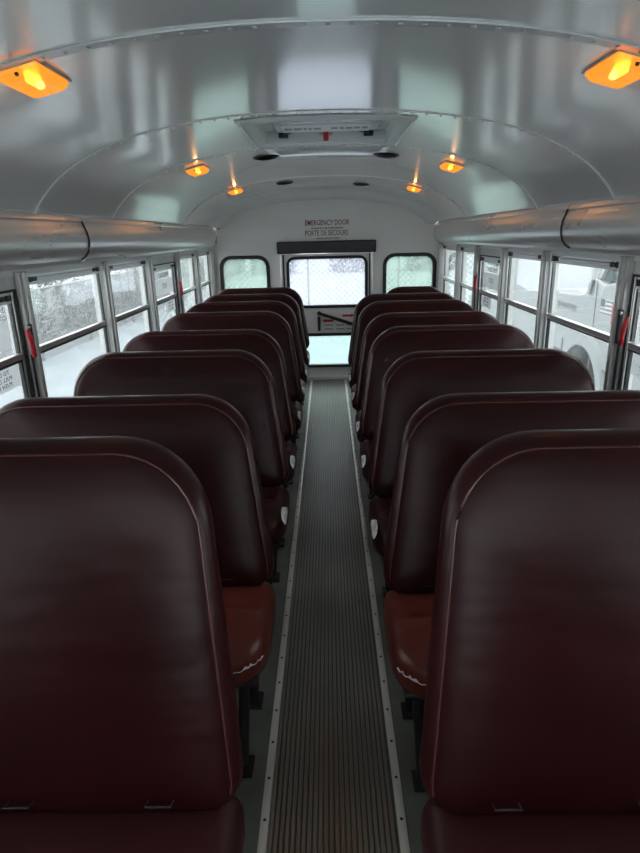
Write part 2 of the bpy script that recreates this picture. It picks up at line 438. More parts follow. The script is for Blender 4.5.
def make_window(n, s, y0, y1, emerg, latch_bits=True):
    root = tag(empty('window_%d' % n, (s*(W+.01), (y0+y1)/2, ZW0)), kind='structure')
    h = (y1-y0)/2; H = ZW1-ZW0
    def bx(a, b, c, d, e, f, bev=0.):   # x measured inwards from the glass plane
        return (-s*a, -s*b, c, d, e, f, bev)
    top = H-.045 if emerg else H
    side = .018 if emerg else .006
    if emerg:
        m = MB()
        m.box(*bx(-.01, .006, -h, h, top, H)); m.box(*bx(-.01, .006, -h, -h+side, 0, top)); m.box(*bx(-.01, .006, h-side, h, 0, top))
        m.build('window_surround', M['post'], root)
        g = MB(); r = .008
        g.box(*bx(-.012, .012, -h+side, h-side, top-r, top)); g.box(*bx(-.012, .012, -h+side, -h+side+r, 0, top)); g.box(*bx(-.012, .012, h-side-r, h-side, 0, top))
        g.build('gasket', M['rubber'], root); top -= r; side += r
    zm = .305 if s > 0 else .318
    # side channels
    c = MB(); g = MB()
    for q in (-1, 1):
        e = q*(h-side)
        c.box(*bx(-.012, .005, min(e, e-q*.014), max(e, e-q*.014), 0, top, .002))
        g.box(*bx(-.014, .0, min(e-q*.014, e-q*.021), max(e-q*.014, e-q*.021), 0, top))
    c.build('side_channel', M['alu'], root); g.build('channel_seal', M['rubber'], root)
    wi = h-side-.021
    # upper sash
    f = MB()
    f.box(*bx(-.012, .004, -wi, wi, top-.040, top, .002))
    f.box(*bx(-.012, .010, -wi, wi, zm, zm+.022, .003))
    up = f.build('upper_sash', M['alu'], root)
    sl = MB().box(*bx(-.010, .006, -wi, wi, zm-.009, zm)).build('sash_seal', M['rubber'], up)
    for q in (-1, 1):
        l = MB()
        a = q*(wi-.012); b = q*(wi-.085)
        l.box(*bx(.004, .013, min(a, a-q*.03), max(a, a-q*.03), top-.030, top-.010, .002))
        l.box(*bx(.004, .012, min(a-q*.038, a-q*.075), max(a-q*.038, a-q*.075), top-.028, top-.012, .002))
        l.build('sash_latch', M['blackplastic'], up)
    MB().box(*bx(.004, .010, -wi+.1, wi-.1, top-.028, top-.014, .003)).build('latch_bar', M['white_seam'], up)
    MB().box(*bx(-.004, -.001, -wi, wi, zm+.015, top-.035)).build('upper_pane', M['glass'], up)
    lo = MB().box(*bx(-.014, -.002, -wi, wi, 0, .03, .002)).build('lower_sash', M['alu'], root)
    MB().box(*bx(-.010, -.007, -wi, wi, .02, zm+.004)).build('lower_pane', M['glass'], lo)
    if emerg:
        # printed notices on the panes
        ph = .155
        fl_ = (wi*.62) if True else 0
        u0, u1 = -wi*.80, wi*.80
        d = MB().box(*bx(.0, .0012, u0, u1, zm+.048, zm+.150)).build('notice_panel', M['decal'], up)
        d2 = MB().box(*bx(-.0065, -.005, wi-.28, wi-.02, zm-.092, zm-.012)).build('instruction_label', M['decal'], lo)
        # lettering reads from outside, so it shows mirrored from in here
        def TM(y, z, xo):
            # text x axis -> world +y*s..., mirrored as seen from inside
            ax = Vector((0, s, 0)); up_ = Vector((0, 0, 1)); nn = Vector((s, 0, 0))
            return Matrix(((ax.x, up_.x, nn.x, -s*xo), (ax.y, up_.y, nn.y, y), (ax.z, up_.z, nn.z, z), (0, 0, 0, 1)))
        text_mesh('EMERGENCY', .047, M['blackink'], up, 'notice_lettering', TM(0, zm+.172, .0005), .0004, .95, 1.1)
        text_mesh('EXIT', .05, M['textgrey'], d, 'notice_lettering', TM(0, zm+.10, .0018), .0004, 1.0, 1.2)
        for j, t in enumerate(('TO OPEN', 'PULL LEVER', 'PUSH OUT')):
            text_mesh(t, .022, M['blackink'], d2, 'label_lettering', TM(wi-.15, zm-.030-j*.022, -.0042), .0003, 1.1, 1.2)
        # red release lever on the rear jamb
        e = h+.004
        MB().box(*bx(.028, .034, e-.020, e+.028, .315, .44, .002)).build('latch_plate', M['blackplastic'], root)
        lv = MB()
        pr = [(.340, .004, .008), (.345, .007, .012), (.37, .009, .013), (.40, .013, .013), (.425, .013, .014), (.442, .009, .012), (.446, .004, .008)]
        rings = []
        for z, hy, hx in pr:
            xo = .044 + .006*math.sin((z-.34)*28)
            ring = [lv.bm.verts.new((-s*(xo+hx*.6*math.cos(a)), e-.045-(.035 if s > 0 else 0)-.2*(z-.38)+hy*.8*math.sin(a), z-.02)) for a in [2*PI*k/10 for k in range(10)]]
            rings.append(ring)
        for A, B in zip(rings, rings[1:]):
            for k in range(10): lv.bm.faces.new((A[k], A[(k+1) % 10], B[(k+1) % 10], B[k]))
        lv.bm.faces.new(rings[0][::-1]); lv.bm.faces.new(rings[-1])
        lv.build('release_lever', M['red'], root, smooth=60)
        MB().tube([(-s*.036, e-.036, .33), (-s*.034, e-.034, .10)], .005, 6).build('latch_rod', M['blackplastic'], root)
        MB().lathe([(.008, 0), (.008, .006), (.005, .010), (.001, .011)], (0, 0, 0), 'x', 12).build('pivot_bolt', M['steel'], root, smooth=40, loc=(-s*.034 - (.011 if s > 0 else 0), e-.030, .432))
n = 1
for s, posts in ((-1, POSTS_L), (1, POSTS_R)):
    for i in range(1, len(posts)-1):
        make_window(n, s, posts[i]+.022, posts[i+1]-.022, i in EMERG); n += 1
    make_window(n, s, posts[0]+.022, posts[1]-.022, False); n += 1

# rear wall: profile shaped plate with openings
def build_rear():
    holes = [(-.45, .46, .0, 1.262, .0), (-1.035, -.565, .72, 1.245, .10), (.57, 1.07, .72, 1.235, .10)]
    mb = plate_with_holes(-W, W, 0, 1.30, holes, YR, YR+.05, 'y')
    bm = mb.bm
    top = [(-W, 1.30), (W, 1.30), (W, 1.5)] + [(x*.99, z) for x, z in SP[::-1]] + [(-W, 1.5)]
    for a in (YR, YR+.05): bm.faces.new([bm.verts.new((u, a, v)) for u, v in top])
    o = mb.build('wall_rear', M['wall_paint']); tag(o, kind='structure')
    # horizontal joint line above windows
    MB().box(-1.08, -.50, YR-.004, YR, 1.298, 1.312).box(.52, 1.08, YR-.004, YR, 1.298, 1.312).build('wall_joint', M['wall_paint'], o)
    def T(x, z, y=YR-.0012): return Matrix(((1, 0, 0, x), (0, 0, -1, y), (0, 1, 0, z), (0, 0, 0, 1)))
    text_mesh('EMERGENCY DOOR', .068, M['redink'], o, 'wall_lettering', T(.018, 1.542), .0006, 1.0, .70)
    text_mesh('PORTE DE SECOURS', .070, M['greyink'], o, 'wall_lettering', T(.012, 1.448), .0006, 1.0, .66)
    d = MB()
    x = -.135
    random.seed(3)
    while x < .16:
        w = random.uniform(.008, .022); d.box(x, x+w, YR-.0012, YR, 1.488, 1.500); x += w+.006
    d.build('small_print', M['greyink'], o)
    MB().box(-.09, .135, YR-.0012, YR, 1.398, 1.405).build('printed_line', M['greyink'], o)
    MB().lathe([(.011, 0), (.011, -.004), (.006, -.007), (.001, -.0075)], (0, 0, 0), 'y', 14).build('bolt', M['blackplastic'], o, smooth=40, loc=(-1.03, YR-.0005, 1.515))
    return o
rear = build_rear()
def rear_window(n, x0, x1, z0, z1, mt):
    root = tag(empty('window_%d' % n, ((x0+x1)/2, YR+.02, z0)), kind='structure')
    a, h = (x1-x0)/2, z1-z0
    frame_ring(rrect(-a-.012, a+.012, -.012, h+.012, .112), rrect(-a+.022, a-.022, .022, h-.022, .085), -.032, .03, 'y').build('gasket', M['rubber'], root, smooth=40)
    MB().prism(rrect(-a+.018, a-.018, .018, h-.018, .085), .0, .005, 'y').build('window_pane', mt, root)
rear_window(n, -1.035, -.565, .72, 1.245, M['glass_green']); rear_window(n+1, .57, 1.07, .72, 1.235, M['glass_green'])

# rear emergency door
def build_door():
    D = tag(empty('door_1', (0.005, YR+.02, 0)), kind='structure')
    x0, x1 = -.452, .452
    holes = [(-.385, .395, .745, 1.225, .07), (-.30, .31, .145, .462, .03)]
    plate_with_holes(x0, x1, .0, 1.258, holes, -.012, .022, 'y').build('door_panel', M['wall_paint'], D)
    j = MB()
    for x in (-.445, .445): j.box(x-.010, x+.010, -.03, -.012, .0, 1.255, .003)
    j.build('door_jamb', M['alu'], D)
    j2 = MB()
    for x in (-.422, .424): j2.box(x-.006, x+.006, -.017, -.012, .0, 1.255)
    j2.build('door_seal', M['rubber'], D)
    frame_ring(rrect(-.395, .405, .735, 1.235, .08), rrect(-.368, .378, .762, 1.208, .055), -.024, .03, 'y').build('window_gasket', M['rubber'], D, smooth=40)
    MB().prism(rrect(-.372, .382, .758, 1.212, .055), 0, .005, 'y').build('window_pane', M['glass_frost'], D)
    frame_ring(rrect(-.31, .32, .13, .482, .04), rrect(-.285, .295, .155, .452, .02), -.024, .03, 'y').build('lower_gasket', M['rubber'], D, smooth=40)
    MB().prism(rrect(-.29, .30, .15, .457, .02), 0, .005, 'y').build('lower_pane', M['glass_low'], D)
    # door handle: pivot, long slanting lever, upright catch
    h = MB().lathe([(.022, 0), (.022, -.02), (.014, -.026)], (-.082, -.014, .682), 'y', 16)
    h.box(-.008, .38, -.046, -.034, -.016, .016, .004, M=Matrix.Translation((-.082, 0, .682)) @ Matrix.Rotation(math.radians(18.5), 4, 'Y'))
    h.build('door_handle', M['blacksteel'], D)
    MB().box(-.100, -.072, -.03, -.012, .505, .652, .005).build('latch_catch', M['blacksteel'], D)
    # red arrow label
    lab = MB().box(-.052, .30, -.0135, -.012, .505, .625).build('handle_label', M['whitepaint'], D)
    ar = MB().prism([(-.05, .607), (-.02, .628), (-.02, .618), (.06, .618), (.06, .594), (-.02, .594), (-.02, .585)], -.0155, -.0136, 'y')
    ar.prism([(.15, .664), (.24, .664), (.24, .675), (.27, .655), (.24, .635), (.24, .643), (.15, .643)], -.0155, -.0125, 'y')
    ar.build('red_arrow', M['red'], lab)
    t = MB()
    for zz in (.560, .522):
        for a, b in ((-.03, .05), (.09, .17), (.19, .26)): t.box(a, b, -.0145, -.0134, zz-.006, zz+.006)
    t.build('label_print', M['textgrey'], lab)
    return D
build_door()
thr = MB().box(-.46, .47, YR-.03, YR+.03, -.001, .035, .004).build('trim_6', M['wall_paint']); tag(thr, kind='structure')
hp = MB().box(-.472, .488, YR-.055, YR+.0, 1.262, 1.377, .012).build('door_header_pad', M['pad']); recenter(hp)
tag(hp, 'long black padded bar fixed across the top of the rear emergency door', 'door pad')

# front bulkhead and windscreen, behind the camera
fw = plate_with_holes(-W-.06, W+.06, 0, 1.9, [(-1.08, 1.08, .60, 1.74, .06)], YF-.05, YF, 'y').build('wall_front', M['wall_paint']); tag(fw, kind='structure')
wsn = tag(empty('window_%d' % (n+2), (0, YF-.02, .60)), kind='structure')
MB().prism(rrect(-1.07, 1.07, .01, 1.13, .06), 0, .005, 'y').build('window_pane', M['glass'], wsn)

# unseen panels added behind the camera to shade the fronts of the first seats
for s_, nm in ((-1, 'wall_light_block_left'), (1, 'wall_light_block_right')):
    tag(MB().box(s_*.22, s_*1.08, -.46, -.42, .08, 1.12, .01).build(nm, M['pad']), kind='structure')
# wire covers above the windows
def cover(s, y0, y1, label):
    prof = [(1.092, 1.548), (1.072, 1.530), (1.067, 1.513), (1.071, 1.506), (1.060, 1.492), (1.050, 1.466), (1.045, 1.437), (1.047, 1.410), (1.055, 1.384), (1.071, 1.364), (1.092, 1.352), (1.096, 1.338), (1.112, 1.336), (1.112, 1.548)]
    o = MB().strip([(s*x, z) for x, z in prof], [y0, y1], closed=True).build('wire_cover', M['cover'], smooth=35)
    recenter(o)
    return tag(o, label, 'metal cover')
YS_L, YS_R = 2.74, 2.74
cL1 = cover(-1, YF+.02, YS_L, 'long curved metal wire cover over the left windows, section nearer the camera')
cL2 = cover(-1, YS_L+.014, YR-.004, 'long curved metal wire cover over the left windows, section towards the rear wall')
cR1 = cover(1, YF+.02, YS_R, 'long curved metal wire cover over the right windows, section nearer the camera')
cR2 = cover(1, YS_R+.014, YR-.004, 'long curved metal wire cover over the right windows, section towards the rear wall')
def seam_strip(s, y, cov):
    prof = [(1.067, 1.513), (1.060, 1.492), (1.050, 1.466), (1.045, 1.437), (1.047, 1.410), (1.055, 1.384), (1.071, 1.364), (1.090, 1.350)]
    o = MB().tube([(s*(x-.003), y, z) for x, z in prof], .0045, 6).build('joint_cord', M['seam_dark'])
    o.parent = cov; o.location = -Vector(cov.location)
    for x, z in ((1.064, 1.506), (1.090, 1.352)):
        b = MB().tube([(s*x, y+.012, z), (s*(x-.012), y+.012, z)], .008, 8)
        o = b.build('joint_screw', M['alu'], None); o.parent = cov; o.location = -Vector(cov.location)
seam_strip(-1, YS_L, cL1); seam_strip(1, YS_R, cR1)

# ------------------------------------------------------------------ aisle
def runner():
    mb = MB(); bm = mb.bm
    prof = []
    nr = 23; x0, x1 = -.158, .163; p = (x1-x0)/nr
    prof.append((x0, .001))
    for i in range(nr):
        a = x0+i*p
        prof += [(a+.001, .0058), (a+p*.55, .0058), (a+p*.62, .0012), (a+p-.0001, .0012)]
    prof.append((x1, .001))
    mb.strip(prof, [-1.2, 1, 3, 5.965])
    o = mb.build('aisle_runner', M['runner'])
    return tag(o, 'long ribbed grey rubber runner down the centre aisle', 'floor mat')
runner()
def aisle_strip(x, label):
    root = tag(empty('aisle_strip', (x, 0, 0)), label, 'metal strip')
    MB().strip([(-.0115, .0008), (-.0105, .0055), (-.005, .0075), (.005, .0075), (.0105, .0055), (.0115, .0008)], [-1.2, 5.965], closed=True).build('strip_bar', M['strip'], root, smooth=30)
    scr = None
    for k in range(43):
        y = .76 + k*.122
        if scr is None:
            scr = MB().lathe([(.0042, 0), (.0042, .001), (.002, .0016)], (0, 0, 0), 'z', 10).build('screw', M['screw'], root, loc=(0, y, .0074))
        else:
            c = scr.copy(); c.location = (0, y, .0074); COL.objects.link(c); c.parent = root
aisle_strip(-.172, 'narrow aluminium strip with screws along the left edge of the aisle runner')
aisle_strip(.178, 'narrow aluminium strip with screws along the right edge of the aisle runner')

# ------------------------------------------------------------------ seats
LEAN = .28
def seat_outline(xi, xo, zb, zt, n=10, tap=.085):
    """inner (aisle) side at xi, outer at xo; slightly tapered, rounded; returns ccw points (x,z)"""
    t_i, t_o = xi+tap, xo-.055      # where the side lines reach the top
    R = .17
    pts = []
    def corner(P, A, B, R_, seg):
        P, A, B = Vector(P), Vector(A), Vector(B)
        a = (A-P).normalized(); b = (B-P).normalized()
        ang = a.angle(b); d = R_/math.tan(ang/2)
        s0, s1 = P+a*d, P+b*d
        c = P+(a+b).normalized()*(R_/math.sin(ang/2))
        v0, v1 = s0-c, s1-c
        an0 = math.atan2(v0.y, v0.x); an1 = math.atan2(v1.y, v1.x)
        dd = (an1-an0+PI) % (2*PI)-PI
        return [(c.x+R_*math.cos(an0+dd*k/seg), c.y+R_*math.sin(an0+dd*k/seg)) for k in range(seg+1)]
    C4 = [(xi, zb), (xo, zb), (t_o, zt), (t_i, zt)]
    rs = [.06, .06, R, R]
    for i in range(4):
        pts += corner(C4[i], C4[i-1], C4[(i+1) % 4], rs[i], 4 if rs[i] < .1 else n)
    # densify the straight runs
    out = []
    for i, p in enumerate(pts):
        q = pts[(i+1) % len(pts)]; out.append(p); L = math.dist(p, q)
        m = int(L/.09)
        for k in range(1, m+1): out.append((p[0]+(q[0]-p[0])*k/(m+1), p[1]+(q[1]-p[1])*k/(m+1)))
    return out
def make_seat(side, zt, xi=.150, xo=1.085, dark=False, tap=.085):
    s = side
    root = empty('bench_seat')
    zb = .44
    P = seat_outline(xi, xo, zb, zt, tap=tap)
    npt = len(P); cx = sum(p[0] for p in P)/npt; cz = (zb+zt)/2
    nor = []
    for i in range(npt):
        a, b = Vector(P[i-1]), Vector(P[(i+1) % npt]); d = (b-a).normalized(); nor.append(Vector((d.y, -d.x)))
    rings = [(.030, .6, .082), (.030, .1, .082), (.018, 0, .078), (.005, 0, .064), (0, 0, .05), (0, 0, .030), (.005, 0, .016), (.012, 0, .006), (.016, 0, .003), (.028, 0, -.003), (.030, .05, -.008), (.030, .13, -.014), (.030, .25, -.019), (.030, .45, -.023), (.030, .7, -.026), (.030, .9, -.027)]
    mb = MB(); bm = mb.bm; R = []
    seam = []
    def Y(y, z): return y+(z-zb)*LEAN
    for inset, k, y in rings:
        ring = []
        for i, (x, z) in enumerate(P):
            x2, z2 = x-nor[i].x*inset, z-nor[i].y*inset
            x2, z2 = x2+(cx-x2)*k, z2+(cz-z2)*k
            ring.append(bm.verts.new((s*x2, Y(y, z2), z2)))
        R.append(ring)
        if (inset, y) == (.016, .003): seam = [v.co.copy() for v in ring]
    for A, B in zip(R, R[1:]):
        for k in range(npt): bm.faces.new((A[k], A[(k+1) % npt], B[(k+1) % npt], B[k]))
    bm.faces.new(R[0][::-1]); bm.faces.new(R[-1])
    back = mb.build('seat_back', M['vinyl'], root, smooth=180)
    # piping follows the rim on the front face: up the sides and over the top
    sp = [p for p in seam if p.z > zb+.040]
    # order along the rim, starting at the bottom of one side
    st = max(range(len(sp)), key=lambda i: (sp[i]-sp[i-1]).length)
    sp = sp[st:]+sp[:st]
    MB().tube([(p.x, p.y-.0005, p.z) for p in sp], .0026, 6).build('piping', M['piping'], back, smooth=60)
    # bottom edge clips
    for x in (xi+.125, xi+.375, xi+.70):
        MB().tube([(s*x, .012, zb+.040), (s*x, -.014, zb+.050), (s*(x+.045), -.014, zb+.050), (s*(x+.045), .012, zb+.040)], .002, 6).build('clip', M['screw'], back)
    # cushion : superellipse plan, pillow section
    c = MB(); bm = c.bm
    ci, co = xi+.012, xo
    plan = []
    yb, yf = .080, -.28
    for (ax, ay, r, a0) in ((co, yb, .03, 0), (ci, yb, .03, 90), (ci, yf, .125, 180), (co, yf, .05, 270)):
        sx = -1 if ax == co else 1; sy = -1 if ay == yb else 1
        ox, oy = ax+sx*r, ay+sy*r
        for k in range(7):
            a = math.radians(a0+90*k/6); plan.append((ox+r*math.cos(a), oy+r*math.sin(a)))
    dens = []
    for i, p in enumerate(plan):
        q = plan[(i+1) % len(plan)]; dens.append(p); L = math.dist(p, q); m = int(L/.06)
        for k in range(1, m+1): dens.append((p[0]+(q[0]-p[0])*k/(m+1), p[1]+(q[1]-p[1])*k/(m+1)))
    pcx, pcy = (ci+co)/2, (yb+yf)/2
    lay = [(.02, .325), (.004, .330), (0, .345), (0, .395), (.006, .418), (.020, .436), (.045, .447), (.09, .453), (.15, .456)]
    rr = []
    random.seed(5)
    for ins, z in lay:
        ring = []
        for (x, y) in dens:
            # inset towards centre by a fixed distance, bounded
            vx, vy = pcx-x, pcy-y
            fx = math.copysign(min(abs(vx)*.98, ins), vx); fy = math.copysign(min(abs(vy)*.98, ins), vy)
            droop = .016*max(0, (-y-.12)/.22)
            wr = .0025*math.sin(x*53+y*71)*(1 if .34 < z < .44 else .3)
            ring.append(bm.verts.new((s*(x+fx), y+fy, z-droop*(z > .36)+wr)))
        rr.append(ring)
    m = len(dens)
    for A, B in zip(rr, rr[1:]):
        for k in range(m): bm.faces.new((A[k], A[(k+1) % m], B[(k+1) % m], B[k]))
    bm.faces.new(rr[0][::-1]); bm.faces.new(rr[-1])
    cush = c.build('cushion', M['cushion_dark' if dark else 'cushion'], root, smooth=180)
    # frame under the cushion
    f = MB(); zf = .315
    f.tube([(s*(ci+.03), yf+.05, zf), (s*(co), yf+.05, zf)], .013, 8)
    f.tube([(s*(ci+.03), yb-.02, zf), (s*(co), yb-.02, zf)], .013, 8)
    f.tube([(s*(ci+.04), yf+.05, zf), (s*(ci+.04), yb+.02, zf), (s*(ci+.06), yb+.045, .50)], .013, 8)
    f.tube([(s*(co-.02), yf+.05, zf), (s*(co-.02), yb+.02, zf), (s*(co-.02), yb+.045, .50)], .013, 8)
    f.box(s*(co-.06), s*1.095, yf+.08, yb, .595, .605) if False else None
    f.build('seat_frame', M['blacksteel'], root, smooth=60)
    for y0 in (yf+.08, yb-.03):
        l = MB()
        l.tube([(s*(ci+.065), y0, zf), (s*(ci+.085), y0-.01, .02)], [.016, .014], 8)
        lo = l.build('leg', M['blacksteel'], root, smooth=60)
        MB().box(s*(ci+.060), s*(ci+.115), y0-.040, y0+.025, .0, .008, .002).build('foot_plate', M['blacksteel'], lo)
    # wall-side bracket
    wb = MB(); wb.box(s*(co-.04), s*1.088, yf+.06, yb-.02, .300, .312); wb.tube([(s*1.06, yf+.1, .305), (s*1.06, yf+.1, .0)], .014, 8); wb.tube([(s*1.06, yb-.06, .305), (s*1.06, yb-.06, .0)], .014, 8)
    wb.build('wall_bracket', M['blacksteel'], root)
    return root, cush
def glint_wear(cush, s, xi=.162):  # specular highlight on the vinyl, built as a white strip
    """window sheen on the front aisle corner of the cushion, painted as a pale strip"""
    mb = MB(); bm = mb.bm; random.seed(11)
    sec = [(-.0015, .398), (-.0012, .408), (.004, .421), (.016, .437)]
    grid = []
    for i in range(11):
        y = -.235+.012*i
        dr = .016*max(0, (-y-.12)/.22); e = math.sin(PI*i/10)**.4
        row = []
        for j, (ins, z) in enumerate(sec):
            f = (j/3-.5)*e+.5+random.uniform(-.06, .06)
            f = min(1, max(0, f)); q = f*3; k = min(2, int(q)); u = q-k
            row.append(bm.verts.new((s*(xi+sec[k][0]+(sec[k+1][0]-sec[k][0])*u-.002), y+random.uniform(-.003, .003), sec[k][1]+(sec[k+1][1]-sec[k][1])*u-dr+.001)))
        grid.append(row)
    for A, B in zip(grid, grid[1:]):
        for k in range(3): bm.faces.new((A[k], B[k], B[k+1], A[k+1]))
    o = mb.build('glint_wear_edge', M['glint_wear'], cush, smooth=180)
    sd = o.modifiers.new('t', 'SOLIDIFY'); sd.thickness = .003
    o['label'] = 'pale painted sheen on the edge'
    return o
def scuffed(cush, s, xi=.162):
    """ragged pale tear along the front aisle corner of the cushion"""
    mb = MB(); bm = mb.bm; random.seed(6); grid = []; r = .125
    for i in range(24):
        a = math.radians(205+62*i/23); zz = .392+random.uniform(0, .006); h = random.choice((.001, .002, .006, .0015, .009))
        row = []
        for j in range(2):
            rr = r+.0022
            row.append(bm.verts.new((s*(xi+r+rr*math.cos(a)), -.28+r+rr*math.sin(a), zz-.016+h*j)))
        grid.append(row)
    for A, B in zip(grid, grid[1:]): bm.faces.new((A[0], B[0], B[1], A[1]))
    o = mb.build('glint_wear_edge', M['glint_wear'], cush)
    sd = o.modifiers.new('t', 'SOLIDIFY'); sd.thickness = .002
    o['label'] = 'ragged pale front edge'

TOP_L = [.935, 1.65, 2.37, 2.93, 3.68, 4.28, 4.84, 5.44]
TOP_R = [.925, 1.60, 2.25, 2.92, 3.45, 4.10, 4.62, 5.22]
ORD = ['nearest the camera', 'second from the camera', 'third from the camera', 'fourth from the camera', 'fifth from the camera', 'sixth from the camera', 'second from the rear wall', 'closest to the rear wall']
ZT = .988
for s, tops, sd in ((-1, TOP_L, 'left'), (1, TOP_R, 'right')):
    proto = None
    for i, yt in enumerate(tops):
        if i == 0:
            r, cu = make_seat(s, 1.09, dark=True, tap=.068, xi=.150 if s < 0 else .160); yb = yt-(1.09-.44)*LEAN+.03
        elif s > 0 and i == 7:
            r, cu = make_seat(s, ZT, xi=.42, dark=True); yb = yt-(ZT-.44)*LEAN
        elif i == 1:
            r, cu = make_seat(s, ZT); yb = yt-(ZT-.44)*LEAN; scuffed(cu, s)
        else:
            if proto is None:
                r, cu = make_seat(s, ZT, dark=True); proto = r; glint_wear(cu, s)
            else: r = copy_tree(proto)
            yb = yt-(ZT-.44)*LEAN
        r.location = (0, yb, 0)
        kind_ = 'high-backed maroon' if i == 0 else ('narrow maroon' if (s > 0 and i == 7) else 'maroon')
        tag(r, '%s vinyl bench seat %s of the aisle, %s' % (kind_, sd, ORD[i]), 'bus seat', 'maroon bench seats along the aisle')

# origins of the seats to their own middle (children keep their places)
for o in [o for o in COL.objects if o.name.startswith('bench_seat')]:
    sx = -1 if ('left' in o['label']) else 1
    o.location.x = sx*.6
    for c in children(o): c.location.x -= sx*.6

# ------------------------------------------------------------------ ceiling fittings
def place_on_ceiling(x, y, dz=0):
    return (x, y, ceil_z(x)+dz), -ceil_slope(x)
def make_lamp():
    root = empty('dome_lamp')
    MB().box(-.054, .054, -.095, .095, -.006, 0, .002).build('lamp_base', M['alu'], root)
    # ribbed amber lens: open shell tapering away from the ceiling
    mb = MB(); bm = mb.bm; rings = []
    for k, (a, b, z) in enumerate(((.050, .090, -.005), (.049, .088, -.012), (.043, .079, -.021), (.036, .070, -.025))):
        rings.append([bm.verts.new((x, y, z)) for x, y in rrect(-a, a, -b, b, .014, 3)])
    m = len(rings[0])
    for A, B in zip(rings, rings[1:]):
        for k in range(m): bm.faces.new((A[k], A[(k+1) % m], B[(k+1) % m], B[k]))
    bm.faces.new(rings[-1])
    mb.build('amber_lens', M['lens'], root)
    b = MB(); b.lathe([(.002, -.030), (.010, -.024), (.010, 0), (.010, .024), (.002, .030)], (0, 0, -.012), 'y', 12)
    b.build('bulb', M['bulb'], root, smooth=60)
    for y in (-.088, .088):
        MB().lathe([(.004, -.006), (.005, 0)], (0, y-.004*(1 if y>0 else -1), -.014), 'z', 8).build('lens_screw', M['screw'], root)
    return root
lamp0 = make_lamp()
pl = bpy.data.lights.new('lamp_light', 'POINT'); pl.energy = .05; pl.color = (1, .42, .12); pl.shadow_soft_size = .01
po = bpy.data.objects.new('lamp_light', pl); COL.objects.link(po); po.parent = lamp0; po.location = (0, .03, -.036)
lamps = [(-.645, 1.51, 'left', 'nearest the camera'), (-.672, 3.42, 'left', 'beside the roof hatch'), (-.69, 4.92, 'left', 'near the rear wall'),
         (.69, 1.53, 'right', 'nearest the camera'), (.70, 3.50, 'right', 'beside the roof hatch'), (.715, 5.05, 'right', 'near the rear wall')]
for i, (x, y, sd, w) in enumerate(lamps):
    r = lamp0 if i == 0 else copy_tree(lamp0)
    loc, a = place_on_ceiling(x, y); r.location = (loc[0], loc[1], loc[2]-.001); r.rotation_euler = (0, a, 0)
    tag(r, 'glowing rectangular amber dome lamp on the %s ceiling, %s' % (sd, w), 'ceiling lamp', 'amber ceiling lamps')
def make_speaker():
    root = empty('ceiling_speaker')
    MB().lathe([(.070, 0), (.070, -.004), (.064, -.009), (.058, -.009), (.056, -.004)], (0, 0, 0), 'z', 28).build('speaker_rim', M['blackplastic'], root, smooth=40)
    g = MB()
    g.lathe([(.057, -.004), (.045, -.008), (.001, -.010)], (0, 0, 0), 'z', 28)
    for k in range(6): g.lathe([(.008+k*.008, -.0125), (.011+k*.008, -.0125)], (0, 0, 0), 'z', 24)
    g.build('speaker_grille', M['rubber'], root)
    return root
sp0 = make_speaker()
for i, (x, y, l) in enumerate(((-.305, 3.47, 'round black ceiling speaker left of centre, just behind the roof hatch'), (.345, 3.49, 'round black ceiling speaker right of centre, just behind the roof hatch'),
                            (-.315, 5.10, 'round black ceiling speaker left of centre, near the rear wall'), (.315, 5.45, 'round black ceiling speaker right of centre, near the rear wall'))):
    r = sp0 if i == 0 else copy_tree(sp0)
    loc, a = place_on_ceiling(x, y); r.location = loc; r.rotation_euler = (0, a, 0)
    tag(r, l, 'speaker', 'round black ceiling speakers')

